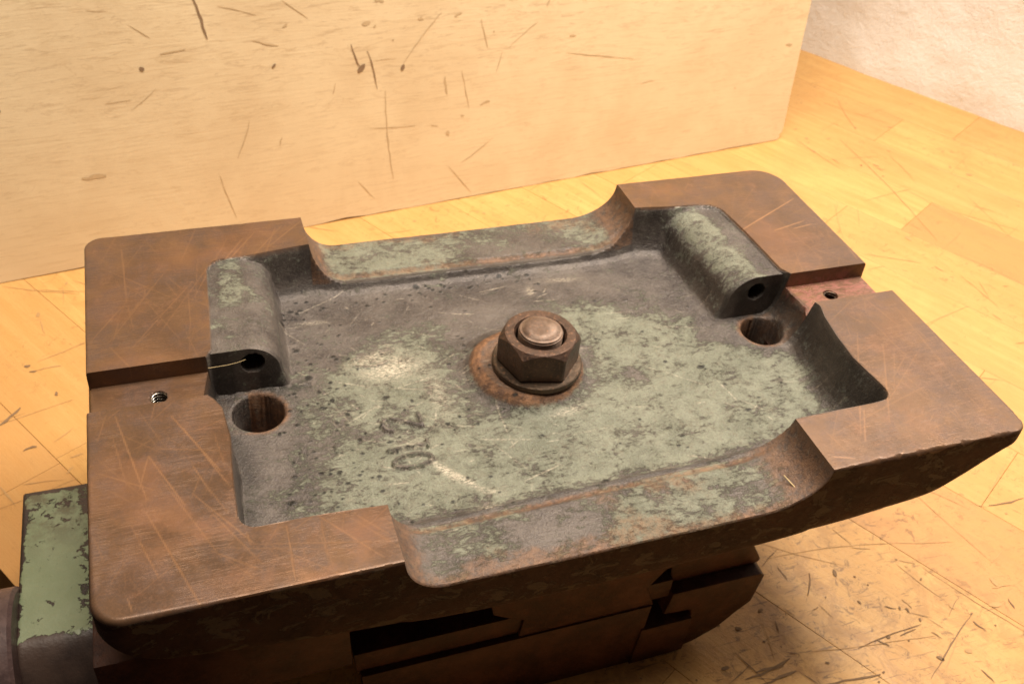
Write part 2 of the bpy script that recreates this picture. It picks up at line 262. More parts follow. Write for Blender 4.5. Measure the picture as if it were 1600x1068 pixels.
BOARD_MARKS=[(-3.525, 1.22, -3.484, 1.014, 4, 1), (-2.824, 0.921, -2.781, 0.801, 2.6, 0.9), (-2.742, 0.881, -2.701, 0.685, 2.6, 0.7), (-2.575, 0.776, -2.357, 1.028, 2.2, 0.55), (-2.781, 0.801, -2.772, 0.797, 6, 0.9), (-2.568, 0.779, -2.558, 0.777, 5, 0.7), (-2.658, 0.672, -2.626, 0.186, 2.4, 0.5), (-3.338, 0.611, -3.416, 0.434, 2, 0.6), (-3.507, 0.359, -3.455, 0.123, 1.8, 0.6), (-2.907, 0.744, -2.926, 0.688, 2, 0.6), (-3.194, 0.508, -3.207, 0.467, 2, 0.4), (-4.113, 0.452, -4.01, 0.45, 8, 0.62), (-3.852, 0.735, -3.728, 0.825, 1.6, 0.35), (-3.951, 0.784, -3.844, 0.784, 1.6, 0.4), (-2.243, 0.726, -2.199, 0.515, 1.8, 0.35), (-2.018, 0.8, -2.05, 0.686, 1.8, 0.35), (-1.637, 0.747, -1.204, 0.665, 1.8, 0.4), (-2.143, 0.976, -2.102, 0.826, 2, 0.35), (-1.822, 0.928, -1.982, 0.813, 1.8, 0.4), (-2.338, 0.704, -2.323, 0.608, 4, 0.4), (-2.136, 0.52, -2.081, 0.541, 5, 0.5), (-3.781, 0.919, -3.771, 0.914, 4, 0.7), (-2.325, 0.398, -2.314, 0.397, 4, 0.6), (-2.819, 0.202, -2.736, 0.094, 1.8, 0.35), (-0.123, 0.626, -0.073, 0.62, 6, 0.6), (-2.75, 1.014, -2.734, 1.012, 5, 0.6), (-2.698, 1.119, -2.651, 1.106, 7, 0.5), (-2.481, 1.009, -2.451, 1.006, 5, 0.6), (-2.289, 1.006, -2.248, 1.011, 5, 0.4), (-1.625, 0.834, -1.587, 0.837, 5, 0.4), (-3.691, 0.974, -3.58, 0.981, 2.4, 0.45), (-3.283, 0.986, -3.168, 0.953, 3, 0.5), (-3.419, 1.156, -3.256, 1.099, 1.6, 0.3), (-2.246, 0.486, -2.227, 0.476, 3, 0.3), (-2.755, 0.491, -2.497, 0.467, 1.4, 0.35), (-3.801, 1.111, -3.719, 1.047, 1.6, 0.3), (-3.135, 1.158, -3.024, 1.062, 2, 0.35), (-1.756, 1.035, -1.772, 1.004, 4, 0.5), (-2.241, 0.213, -2.054, 0.331, 1.6, 0.25), (-2.316, 0.207, -2.18, 0.029, 1.6, 0.25)]
PITS=[(0.649, 0.63, 0.0017), (0.684, 0.457, 0.0013), (0.608, 0.482, 0.0013), (0.617, 0.465, 0.0022), (0.611, 0.372, 0.0022), (0.817, 0.299, 0.0026), (0.897, 0.289, 0.0026), (0.897, 0.258, 0.0026), (0.971, 0.236, 0.0026), (0.967, 0.287, 0.0022), (1.033, 0.289, 0.0017), (1.075, 0.352, 0.0026), (1.052, 0.237, 0.0017), (0.774, 0.246, 0.0026), (0.886, 0.229, 0.0017), (1.337, 0.249, 0.0061), (1.326, 0.244, 0.0035), (0.706, 0.428, 0.0013), (0.825, 0.511, 0.0013), (0.86, 0.305, 0.0013), (0.777, 0.331, 0.0013), (1.221, 0.467, 0.0013), (0.964, 0.573, 0.0026), (1.051, 0.558, 0.0026), (1.006, 0.596, 0.0017), (1.437, 0.382, 0.0013), (1.036, 1.242, 0.007), (1.08, 1.23, 0.0048), (1.09, 1.219, 0.0052), (1.112, 1.205, 0.0043), (1.135, 1.228, 0.0035), (1.07, 1.242, 0.0035), (1.15, 1.218, 0.0026), (1.219, 1.203, 0.0039), (1.2, 1.214, 0.0026), (1.281, 1.233, 0.0026), (1.299, 1.221, 0.0026), (1.359, 1.253, 0.003), (1.391, 1.202, 0.003), (1.438, 1.228, 0.0035), (1.369, 1.243, 0.0022), (1.449, 1.175, 0.0026), (1.435, 1.135, 0.0022), (1.111, 0.91, 0.0035), (1.114, 0.947, 0.0026), (1.106, 0.961, 0.0022), (1.103, 0.882, 0.003), (1.109, 0.874, 0.0022), (1.084, 0.844, 0.0022), (1.144, 0.884, 0.0022), (1.052, 0.558, 0.0039), (0.963, 0.58, 0.003), (1.006, 0.6, 0.0017), (0.977, 0.551, 0.0017), (1.049, 0.67, 0.0017), (1.042, 0.623, 0.0017), (1.909, 0.86, 0.0022), (0.622, 0.729, 0.0026), (1.017, 1.232, 0.0026), (1.041, 1.213, 0.0026), (0.637, 1.2, 0.0035), (0.624, 1.242, 0.003), (0.66, 1.241, 0.003), (0.577, 1.187, 0.003), (0.577, 1.161, 0.0026), (0.564, 1.126, 0.0026), (0.581, 1.013, 0.0022), (0.589, 1.041, 0.0022), (0.579, 1.049, 0.0017), (0.572, 0.821, 0.0026), (0.582, 0.751, 0.0026), (0.627, 0.728, 0.003), (0.648, 0.631, 0.0017), (0.58, 0.937, 0.0017), (0.699, 1.28, 0.0022), (0.732, 1.266, 0.0022), (0.487, 0.65, 0.0022), (0.498, 0.657, 0.0022), (0.57, 1.159, 0.0022), (0.567, 1.134, 0.0022), (0.572, 0.901, 0.0017), (0.565, 0.825, 0.0017), (0.487, 0.655, 0.0026), (0.501, 0.656, 0.0022), (0.56, 0.73, 0.0017)]
# ---------------------------------------------------------------- workbench of glued staves
BZ = -1.0
bench = bpy.data.objects.new('workbench', None); COL.objects.link(bench); bench.location = (2, 1.5, BZ)
tag(bench, 'yellow oiled wooden workbench top of glued staves under the upturned vise', 'workbench')
ANG = math.radians(-60)
ES = Vector((math.cos(ANG), math.sin(ANG), 0)); ET = Vector((math.cos(math.radians(30)), math.sin(math.radians(30)), 0))
def stave(s0, s1, t0, t1, tone):
    L = s1-s0; w = t1-t0; g = 0.0006; ch = 0.0012; th = 0.45
    x0, x1, y0, y1 = g, L-g, g, w-g
    dz = random.uniform(-0.0003, 0.0003)
    vs = [(x0+ch, y0+ch, dz), (x1-ch, y0+ch, dz), (x1-ch, y1-ch, dz), (x0+ch, y1-ch, dz), (x0, y0, dz-ch), (x1, y0, dz-ch), (x1, y1, dz-ch), (x0, y1, dz-ch), (x0, y0, -th), (x1, y0, -th), (x1, y1, -th), (x0, y1, -th)]
    fs = [(0, 1, 2, 3)]+[(4+i, 4+(i+1) % 4, (i+1) % 4, i) for i in range(4)]+[(8+i, 8+(i+1) % 4, 4+(i+1) % 4, 4+i) for i in range(4)]+[(11, 10, 9, 8)]
    me = bpy.data.meshes.new('stave'); me.from_pydata(vs, [], fs)
    o = obj('stave', me, M_BENCH, bench)
    p = ES*s0+ET*t0
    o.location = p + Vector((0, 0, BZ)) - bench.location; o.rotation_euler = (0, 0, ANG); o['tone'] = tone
rows = [0.14, 0.53, 1.0]
t = 1.0
while t < 2.4: t += 0.47; rows.append(round(t, 3))
rows[-1] = 2.51; rows += [2.965, 3.40, 3.84, 4.28, 4.71, 5.150, 5.60, 6.06, 6.60]
for i in range(len(rows)-1):
    t0, t1 = rows[i], rows[i+1]; s = -6.6+random.uniform(0, 1.2)
    cuts = []
    while s < 1.6: cuts.append(s); s += random.uniform(1.7, 3.4)
    cuts.append(s)
    if t1 == 5.150: cuts = [-6.5, -4.3, 0.105, 2.6]
    if t1 == 2.965: cuts = [-6.0, -3.1, 0.55, 2.9]
    for k in range(len(cuts)-1):
        tone = random.choice((0, 0.05, 0.1, 0.16, 0.24))
        if t1 == 5.150: tone = (0.05, 0.0, 0.62, 0.1)[k]
        if t1 == 2.965: tone = (0.05, 0.1, 0.6)[k]
        if t0 == 5.150: tone = 0.16
        if t0 < 0.2: tone = 0.45  # front-edge row toned darker, painting in the shadow at the left
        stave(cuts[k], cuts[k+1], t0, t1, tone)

def marks_mesh(name, marks, place, px, mat, parent, extra=None, label=None):
    vs, fs = [], []
    def sliver(a, b, w, seed):
        if parent is bench and min(a[0]*0.866+a[1]*0.5, b[0]*0.866+b[1]*0.5) < 0.17: return
        r = random.Random(seed); d = (b[0]-a[0], b[1]-a[1]); L = math.hypot(*d)+1e-6; n = (-d[1]/L, d[0]/L); N = max(4, min(14, int(L/0.03)))
        bend = r.uniform(-0.03, 0.03)*L; i0 = len(vs)
        for i in range(N+1):
            u = i/N; e = w*0.5*(math.sin(math.pi*(0.06+0.88*u))**0.6)*r.uniform(0.5, 1.25); o = bend*math.sin(math.pi*u)+r.uniform(-1, 1)*w*0.35
            cx = a[0]+d[0]*u+n[0]*o; cy = a[1]+d[1]*u+n[1]*o
            vs.append(place(cx+n[0]*e, cy+n[1]*e)); vs.append(place(cx-n[0]*e, cy-n[1]*e))
            if i: q = i0+2*i; fs.append((q-2, q-1, q+1, q))
    def blot(x, y, rr, seed):
        if parent is bench and x*0.866+y*0.5 < 0.18: return
        r = random.Random(seed); n = r.randint(10, 14); i0 = len(vs); st = r.uniform(1, 2.6); an = r.uniform(0, 6.28)
        for i in range(n):
            q = 6.283*i/n; e = rr*r.uniform(0.8, 1.1); ax, ay = e*math.cos(q)*st, e*math.sin(q)
            vs.append(place(x+ax*math.cos(an)-ay*math.sin(an), y+ax*math.sin(an)+ay*math.cos(an)))
        fs.append(tuple(range(i0, i0+n)))
    for i, (x0, y0, x1, y1, w, k) in enumerate(marks):
        if math.hypot(x1-x0, y1-y0) < w*px*1.2: blot((x0+x1)/2, (y0+y1)/2, w*px*0.8, i)
        else: sliver((x0, y0), (x1, y1), w*px, i)
    if extra: extra(sliver, blot)
    me = bpy.data.meshes.new(name); me.from_pydata(vs, [], fs)
    o = obj(name, me, mat, parent); o['kind'] = 'stuff'
    if label: o['label'] = label
    if parent: o.matrix_parent_inverse = parent.matrix_world.inverted()
    return o
bpy.context.view_layer.update()
def bplace(z):
    return lambda x, y: (x, y, BZ+z)
def bench_dark(sl, bl):
    r = random.Random(3)
    for i in range(190):       # grime flecks, thickest at the near right corner
        if r.random() < 0.72: x, y = r.gauss(1.95, 0.55), r.gauss(-0.12, 0.35)
        else: x, y = r.uniform(-0.6, 5), r.uniform(-0.8, 3)
        sz = r.choice((0.003, 0.004, 0.005, 0.006, 0.009)) 
        if r.random() < 0.6: bl(x, y, sz*0.8, 100+i)
        else:
            a = r.gauss(2.6, 0.7); L = r.uniform(0.02, 0.10); sl((x, y), (x+L*math.cos(a), y+L*math.sin(a)), r.uniform(0.002, 0.005), 100+i)
def bench_light(sl, bl):
    r = random.Random(5)
    for i in range(260):
        x, y = r.uniform(-0.6, 5), r.uniform(-0.8, 3.6); a = r.choice((r.gauss(0.35, 0.3), r.gauss(2.3, 0.4), r.uniform(0, 3.1))); L = r.uniform(0.06, 0.5)
        sl((x, y), (x+L*math.cos(a), y+L*math.sin(a)), r.uniform(0.002, 0.004), 900+i)
    for i in range(160): bl(r.uniform(-0.6, 5), r.uniform(-0.8, 3.6), r.uniform(0.004, 0.013), 2000+i)
marks_mesh('gouge', [m for m in BENCH_MARKS if m[5] > 0.55], bplace(0.0028), 1/430, M_GOUGE, bench, bench_dark)
marks_mesh('scratch', [m for m in BENCH_MARKS if m[5] <= 0.55], bplace(0.0020), 1/400, M_SCR, bench, bench_light)

# floor of the room, far below the bench edge
bm = bmesh.new(); bmesh.ops.create_grid(bm, x_segments=2, y_segments=2, size=30)
fl_ = obj('floor', bm, mat_plain('dark_floor', (0.05, 0.035, 0.028), 0.8)); fl_.location = (0, 0, -9.5); fl_['kind'] = 'structure'
# ---------------------------------------------------------------- wall
def build_wall():
    A = Vector((4.906, 4.512, 0)); d = Vector((5.75-4.906, 3.117-4.512, 0)).normalized(); n = Vector((-d.y, d.x, 0))
    if n.x < 0: n = -n
    nu, nv = 150, 100
    U, V = np.meshgrid(np.linspace(-3.5, 7, nu), np.linspace(-1.4, 6, nv), indexing='ij')
    D = (fbm(U, V, 3.0, 5, 5)-0.5)*0.06
    P = np.stack([A.x+d.x*U+n.x*(0.03+D), A.y+d.y*U+n.y*(0.03+D), V], -1).reshape(-1, 3)
    Q = P.copy(); Q[:, 0] += n.x*1.2; Q[:, 1] += n.y*1.2
    vs = [tuple(p) for p in P]; fs = [(i*nv+j, (i+1)*nv+j, (i+1)*nv+j+1, i*nv+j+1) for i in range(nu-1) for j in range(nv-1)]
    b0 = len(vs); cs = [0, (nu-1)*nv, nu*nv-1, nv-1]
    for c in cs: vs.append(tuple(Q[c]))
    fs.append((b0, b0+3, b0+2, b0+1))
    for (seq, a, b) in (([i*nv for i in range(nu)], b0, b0+1), ([(nu-1)*nv+j for j in range(nv)], b0+1, b0+2), ([i*nv+nv-1 for i in range(nu)][::-1], b0+2, b0+3), ([j for j in range(nv)][::-1], b0+3, b0)):
        fs.append(tuple(seq)+(b, a))
    me = bpy.data.meshes.new('plaster_wall'); me.from_pydata(vs, [], fs)
    o = obj('plaster_wall', me, M_WALL); smooth(o, 0.9)
    tag(o, 'rough white plastered wall rising behind the right end of the bench', 'wall')
build_wall()

# ---------------------------------------------------------------- plywood board leaning at the back
def build_board():
    root = bpy.data.objects.new('plywood_board', None); COL.objects.link(root)
    B = Vector((3.98278, 3.34410, BZ)); u = Vector((0.99105, 0.133493, 0)); l = math.radians(5)
    nh = Vector((-u.y, u.x, 0)); v = nh*math.sin(l)+Vector((0, 0, 1))*math.cos(l); n = u.cross(v)   # n points to the camera side
    n = -n   # away from the camera
    Mx = Matrix.Identity(4)
    for i in range(3): Mx[i][0] = u[i]; Mx[i][1] = n[i]; Mx[i][2] = v[i]; Mx[i][3] = B[i]
    Mx[2][3] += 0.002
    root.matrix_world = Mx
    tag(root, 'pale scratched plywood board standing upright on the bench behind the vise', 'board')
    L, H, T = 7.5, 3.6, 0.18
    r = random.Random(11); out = [(-L, 0)]
    n_ = 60
    for i in range(1, n_): out.append((-L+L*i/n_*0.995, max(0, r.gauss(0.002, 0.003))))
    out += [(-0.035, 0.002), (-0.018, 0.018), (-0.024, 0.034), (-0.004, 0.052), (0.0, 0.12)]
    for i in range(1, 20): out.append((r.gauss(0, 0.002), 0.12+(H-0.12)*i/20))
    out += [(0, H), (-L, H)]
    ys = [0, 0.055, 0.062, 0.118, 0.125, T]      # plies
    bm = bmesh.new(); a = [bm.verts.new((x, 0.0, z)) for x, z in out]; b = [bm.verts.new((x, T, z)) for x, z in out]
    bm.faces.new(a); bm.faces.new(b[::-1])
    for i in range(len(out)): j = (i+1) % len(out); bm.faces.new((a[j], a[i], b[i], b[j]))
    bmesh.ops.recalc_face_normals(bm, faces=bm.faces)
    obj('sheet', bm, M_BOARD, root)
    def extra(sl, bl):
        r = random.Random(8)
        for i in range(34):
            x = -min(5.5, abs(r.gauss(1.9, 1.2))) - 0.1; z = r.uniform(0.25, 2.4) if r.random() < .3 else r.uniform(0.9, 2.4)
            if r.random() < 0.6: sl((x, z), (x+r.uniform(0.03, 0.16), z+r.gauss(0, 0.012)), r.uniform(0.002, 0.004), i)
            else: bl(x, z, r.uniform(0.003, 0.007), i)
    def extra2(sl, bl):
        r = random.Random(9)
        for i in range(8):
            x = -r.uniform(0.3, 5); z = r.uniform(0.8, 2.3)
            bl(x, z, r.uniform(0.004, 0.010), i)
    pl = lambda x, z: (x, -0.0015, z)
    pl2 = lambda x, z: (x, -0.0024, z)
    for nm, mk, mt, ex, p_ in (('gouge', [m for m in BOARD_MARKS if m[5] > 0.68], M_GOUGEB, extra2, pl2), ('scratch', [m for m in BOARD_MARKS if m[5] <= 0.68], M_SCRB, extra, pl)):
        o = marks_mesh(nm, mk, p_, 1/360, mt, None, ex); o.parent = root
build_board()

# ---------------------------------------------------------------- the vise, upside down
vise = bpy.data.objects.new('machine_vise', None); COL.objects.link(vise); vise.location = (1.275, 0.75, BZ)
tag(vise, 'heavy rusty brown and green machine vise lying upside down with its hollow base up', 'vise')
bpy.context.view_layer.update()
def part(name, me, mat):
    o = obj(name, me, mat); o.parent = vise; o.matrix_parent_inverse = vise.matrix_world.inverted(); return o

def build_base():
    LX, LY = 2.55, 1.5
    st = 0.0031
    xs = list(np.arange(0, LX+1e-6, LX/round(LX/st)))
    y_a = list(np.linspace(0, 0.846, round(0.846/st))); y_b = list(np.linspace(0.848, 0.857, 40)); y_c = list(np.linspace(0.859, LY, round((LY-0.859)/st)))
    # sharp slot walls: two close rows each
    ys = np.array(sorted(y_a+y_b+y_c)); ys = ys[(np.abs(ys-0.678) > 0.002) & (np.abs(ys-0.838) > 0.002)]
    ys = np.array(sorted(list(ys)+[0.6775, 0.6790, 0.8370, 0.8385])); xs = np.array(xs); xs[-1] = LX
    nx, ny = len(xs), len(ys)
    X, Y = np.meshgrid(xs, ys, indexing='ij')
    TXL = ([0.2, 0.33, 0.51, 0.62, 0.66, 0.69, 0.74, 0.836, 0.87, 1.0, 1.30], [0.338, 0.339, 0.350, 0.341, 0.322, 0.299, 0.297, 0.317, 0.335, 0.345, 0.362])
    TXR = ([0.2, 0.28, 0.40, 0.5, 0.6, 0.655, 0.68, 0.72, 0.84, 0.87, 1.1, 1.29], [2.222, 2.217, 2.203, 2.212, 2.228, 2.246, 2.239, 2.262, 2.244, 2.222, 2.212, 2.196])
    TYF = ([0.34, 0.55, 0.70, 1.0, 1.6, 1.88, 2.15, 2.22], [0.192, 0.190, 0.180, 0.190, 0.200, 0.204, 0.209, 0.212])
    TYB = ([0.36, 0.5, 0.69, 0.80, 1.0, 1.6, 1.78, 1.88, 2.0, 2.15, 2.20], [1.300, 1.306, 1.332, 1.306, 1.303, 1.292, 1.300, 1.330, 1.312, 1.300, 1.290])
    # let the grid lines run along the casting's inner edges
    hat = lambda u: np.clip(1-np.abs(u)/0.13, 0, 1)
    def near(arr, v): return arr[np.argmin(np.abs(arr-v))]
    cl, cr_ = near(xs, 0.338), near(xs, 2.222); rf, rb2 = near(ys, 0.200), near(ys, 1.303)
    X0, Y0 = X.copy(), Y.copy()
    Y = Y0+(np.interp(X0, *TYF)-rf)*hat(Y0-rf)+(np.interp(X0, *TYB)-rb2)*hat(Y0-rb2)
    X = X0+(np.interp(Y0, *TXL)-cl)*hat(X0-cl)+(np.interp(Y0, *TXR)-cr_)*hat(X0-cr_)
    wob = (fbm(X, Y, 5, 21, 3)-0.5)
    xl = np.interp(Y, *TXL)
    xr = np.interp(Y, *TXR)
    yf = np.interp(X, *TYF)
    yb = np.interp(X, *TYB)
    j = 0.002*wob
    qx = np.minimum(X-xl, xr-X)+j; qy = np.minimum(Y-yf, yb-Y)+j
    rr = 0.045
    d = np.where((qx < rr) & (qy < rr), rr-np.hypot(np.maximum(rr-qx, 0), np.maximum(rr-qy, 0)), np.minimum(qx, qy))
    # wall profile; the right wall leans more
    k = 1+0.9*sstep(0.10, 0.0, xr-X)*sstep(0.02, 0.08, Y-yf)*sstep(0.86, 0.74, Y)+0.5*sstep(0.12, 0, yb-Y)*sstep(1.78, 2.02, X)-0.8*sstep(0.10, 0.05, X-xl)*sstep(0.03, 0.1, Y-yf)
    D = 0.170+0.003*(fbm(X, Y, 3, 33, 4)-0.5)*2
    dk = d/k
    P = -D*np.interp(dk, [0, 0.003, 0.010, 0.018, 0.028, 0.042, 0.06, 0.085], [0, 0.10, 0.42, 0.66, 0.82, 0.93, 0.985, 1.0])
    P = P + (fbm(X, Y, 14, 41, 4)-0.5)*0.0035*sstep(0.0, 0.03, d)
    u = np.clip(X-0.693, 0, None); v = np.clip(1.877-X, 0, None)
    qe = lambda s: 1-np.sqrt(np.clip(1-(1-np.clip(s, 0, 1))**2, 0, 1))
    rl, rrt = 0.115, 0.19
    rim = 0.131+0.004*(fbm(X, Y, 4, 55, 3)-0.5)-0.004*(Y < 0.75)
    zn = -rim*(1-np.maximum(qe(u/rl), qe(v/rrt)))
    zn = np.where((X < 0.693) | (X > 1.877), 0, zn)
    # rounded inner lip on the rims
    lip = 0.010*sstep(-0.022, 0.0, d)*sstep(0.05, 0.12, -zn)
    H = np.minimum(zn-lip, P)
    # key slots across both ends
    m = np.clip((0.08-np.abs(Y-0.758)-0.0002)/0.001+0.5, 0, 1)*((X < 0.42) | (X > 2.14))
    H = np.where(m > 0, np.minimum(H, -0.058*m+0.0012*(fbm(X, Y, 30, 61, 3)-0.5)*(X > 2)), H)
    # raised ring under the nut
    r = np.hypot(X-1.268, Y-0.748)+0.010*(fbm(X, Y, 9, 71, 2)-0.5)
    zr = np.interp(r, [0, 0.140, 0.155, 0.172, 0.182, 0.196, 0.215, 0.25], [-0.128, -0.128, -0.130, -0.140, -0.152, -0.163, -0.169, -0.176])
    H = np.maximum(H, zr)
    # half-round bosses carrying the horizontal screw holes
    def boss(uu, rb, flat, zc):
        return np.where(uu < flat, zc+rb, zc+np.sqrt(np.clip(rb*rb-(uu-flat)**2, 0, None))-3.0*np.clip(uu-flat-rb*0.985, 0, None))
    def smax(a, b, kk):
        h = np.clip(0.5+0.5*(a-b)/kk, 0, 1); return b*(1-h)+a*h+kk*h*(1-h)
    base_y = sstep(0.8485, 0.8565, Y)*0+np.clip((Y-0.8485)/0.008, 0, 1)
    bl = boss(X-xl, 0.098, 0.098, -0.108); bl = np.where(X-xl < -0.001, -1, bl)
    br_ = boss(xr-X, 0.100, 0.098, -0.112); br_ = np.where(xr-X < -0.001, -1, br_)
    slope = 0.010*sstep(0.0, 0.10, X-xl)
    HL = smax(H, bl-slope*0, 0.022); HR = smax(H, br_, 0.045)
    nearL = (X > xl-0.0005) & (X < 0.66); nearR = (X < xr+0.0005) & (X > 1.90)
    inside = d > -0.0005
    HH = np.where(nearL & inside, np.minimum(HL, -0.006), H); HH = np.where(nearR & inside, np.minimum(HR, -0.006), HH)
    # fade in just inside the pad edge so the pad keeps its crisp border
    H = H*(1-base_y)+HH*base_y
    # ragged casting flash at the foot of the left boss
    flash = np.exp(-((Y-0.846)/0.007)**2)*((X > 0.33) & (X < 0.60))*0.012*fbm(X, Y, 40, 77, 2)
    H = H+flash*(Y < 0.8485)
    # vertical bores
    def bore(cx, cy, rad, depth, cham=0.010):
        q = np.hypot(X-cx, Y-cy)
        return -depth*sstep(rad+0.002, rad-0.002, q)-cham*0.8*sstep(rad+cham, rad, q)
    H = H+bore(0.440, 0.755, 0.0725, 0.262)+bore(2.132, 0.760, 0.068, 0.262)
    H = H+bore(0.178, 0.762, 0.0215, 0.16, 0.003)+bore(2.375, 0.765, 0.022, 0.14, 0.003)
    # cast characters standing proud of the floor
    L = np.zeros_like(H)
    def stroke(pts, w=0.0100, h=0.0115):
        nonlocal L
        for a, b in zip(pts[:-1], pts[1:]):
            dd, _ = seg_dist(X, Y, a[0], a[1], b[0], b[1]); L = np.maximum(L, h*sstep(w, w*0.3, dd))
    th = np.linspace(0, 2*np.pi, 25)
    stroke([(0.830+0.055*math.cos(a), 0.458+0.024*math.sin(a)) for a in th], h=0.0115)                       # 0
    stroke([(0.772, 0.512), (0.885, 0.512)]); stroke([(0.885, 0.500), (0.885, 0.527)], 0.007); stroke([(0.772, 0.512), (0.786, 0.503)], 0.007)   # 1
    stroke([(0.800, 0.585), (0.783, 0.592), (0.776, 0.610), (0.784, 0.628), (0.800, 0.634), (0.820, 0.628), (0.888, 0.585), (0.888, 0.640)])      # 2
    stroke([(0.800+0.055*math.cos(a), 0.905+0.030*math.sin(a)) for a in np.linspace(2.2, 5.9, 14)], h=0.005)
    H = H+L*sstep(0.05, 0.09, d)
    # outer edge break
    dd = np.minimum.reduce([X, LX-X, Y, LY-Y])
    cr = [(0, 0, 0.075), (LX, 0, 0.050), (LX, LY, 0.105), (0, LY, 0.055)]
    PX, PY = X.copy(), Y.copy()
    for cx, cy, R in cr:
        ox = cx+R*(1 if cx == 0 else -1); oy = cy+R*(1 if cy == 0 else -1)
        vx, vy = X-ox, Y-oy; q = np.hypot(vx, vy)
        inn = ((vx < 0) == (cx == 0)) & ((vy < 0) == (cy == 0))
        o_ = inn & (q > R); f = np.where(o_, R/np.maximum(q, 1e-9), 1)
        PX = np.where(o_, ox+vx*f, PX); PY = np.where(o_, oy+vy*f, PY)
        dd = np.where(inn, np.minimum(dd, R-np.minimum(q, R)), dd)
    chip = 0.005+0.004*fbm(X, Y, 22, 91, 3)+0.016*sstep(1.9, 2.1, X)*sstep(0.35, 0.9, fbm(X, Y, 30, 92, 3))*(Y < 0.1)+0.03*sstep(0.35, 0, np.hypot(X, Y))*0.3
    e = np.clip(1-dd/chip, 0, 1); H = H-chip*0.9*(1-np.sqrt(np.clip(1-e*e, 0, 1)))
    # slight dishing of the pads towards the edges
    H = H-0.0012*(fbm(X, Y, 6, 93, 3)-0.5)*(H > -0.02)
    # horizontal screw holes in the boss faces
    YY = PY.copy()
    band = (Y >= 0.8475) & (Y <= 0.8575)
    for cx, cz, R in ((0.446, -0.064, 0.030), (2.137, -0.072, 0.028)):
        q = np.hypot(X-cx, H-cz); YY = np.where(band & (q < R+0.004), YY+0.16*sstep(R+0.004, R-0.002, q), YY)
        # cone of the drilled hole's rusty mouth
    # ---- attributes
    machined = sstep(0.0006, -0.0008, d)*(H > -0.075)*sstep(-0.020, -0.010, zn)
    slotm = (m > 0.5)*(H > -0.075); machined = np.maximum(machined, slotm*0.9)
    low = fbm(X, Y, 2.0, 101, 4)
    paint = np.full_like(H, 0.0)
    def blob(cx, cy, sx, sy, a, amp):
        dx, dy = X-cx, Y-cy; c_, s_ = math.cos(a), math.sin(a); p = (dx*c_+dy*s_)/sx; q = (-dx*s_+dy*c_)/sy
        return amp*np.exp(-(p*p+q*q))
    for b in ((0.80, 0.60, 0.22, 0.30, 0, .55), (1.15, 0.42, 0.38, 0.14, 0, 1.1), (1.10, 0.30, 0.45, 0.10, 0, .6), (1.75, 0.78, 0.32, 0.16, -0.2, .9), (1.65, 0.45, 0.42, 0.20, 0.2, 1.0), (1.55, 0.98, 0.16, 0.14, 0, .75), (2.0, 0.45, 0.2, 0.2, 0, .45), (1.05, 0.98, 0.22, 0.12, 0.3, .45), (0.72, 0.82, 0.2, 0.14, 0, .55), (1.93, 0.62, 0.14, 0.14, 0, .55), (1.35, 0.55, 0.25, 0.12, 0, .4), (1.0, 0.75, 0.12, 0.3, 0, .3), (0.6, 0.38, 0.2, 0.14, 0, .3)):
        paint = paint+blob(*b)
    paint = paint-blob(1.2, 1.17, 0.75, 0.12, 0, .7)-blob(0.62, 1.0, 0.15, 0.2, 0, .4)-blob(1.28, 0.75, 0.20, 0.17, 0, .75)-blob(2.05, 0.78, 0.2, 0.14, 0, .8)-blob(1.70, 1.15, 0.2, 0.12, 0, .4)-blob(0.84, 0.50, 0.09, 0.13, 0, .45)-blob(1.62, 0.63, 0.10, 0.07, 0, .45)-blob(1.12, 1.02, 0.12, 0.08, 0.3, .5)
    paint = np.clip(0.12+paint+(low-0.5)*0.5, 0, 1)*sstep(0.02, 0.10, d)
    paint = paint*np.where(L > 0.003, 0.5, 1)
    # rims
    rimz = (d < 0.01) & (zn < -0.05)
    rimp = np.clip(0.28+(fbm(X, Y*1.6, 3.2, 111, 4)-0.45)*3.0, 0, 0.85)
    rimp = np.where(Y > 0.75, rimp*0.85+0.1, rimp)*sstep(0.84, 0.90, -zn*8)
    paint = np.where(rimz, rimp, paint)
    # bosses
    onb = (Y > 0.857) & (H > -0.14) & (d > 0.0)
    paint = np.where(onb & (X > 1.9), 0.12+0.66*sstep(0.075, 0.04, np.abs(xr-X-0.130)), paint)
    paint = np.where(onb & (X < 0.66), 0.12+0.55*sstep(0.05, 0.02, np.abs(X-xl-0.065))*sstep(1.02, 1.1, Y)+0.1*(Y > 0), paint)
    rust = np.zeros_like(H)
    rust = np.maximum(rust, 0.95*sstep(0.135, 0.150, r)*sstep(0.188, 0.172, r))
    rust = np.maximum(rust, 0.55*sstep(0.182, 0.15, r)*(X < 1.28))
    for cx, cy, R in ((0.44, 0.755, 0.0725), (2.132, 0.760, 0.068)):
        q = np.hypot(X-cx, Y-cy); rust = np.maximum(rust, 0.8*sstep(0.030, 0.004, np.abs(q-R))); rust = np.where(q < R, 0.5, rust)
    rust = np.maximum(rust, np.where(zn < -0.05, 0.55*sstep(0.020, 0.004, np.abs(d+0.004)), 0))            # rubbed lip of the rims
    curve = sstep(0.0, -0.02, zn+0.004)*sstep(-0.128, -0.10, zn)*(d < 0.03)
    rust = np.maximum(rust, curve*0.55)
    rust = np.maximum(rust, 0.6*sstep(0.05, 0.0, np.abs(Y-0.0))*(zn < -0.05))
    rust = np.where(rimz, np.maximum(rust, 0.45*sstep(0.5, 0.65, fbm(X, Y, 5, 131, 3))), rust)
    padrust = np.zeros_like(H)
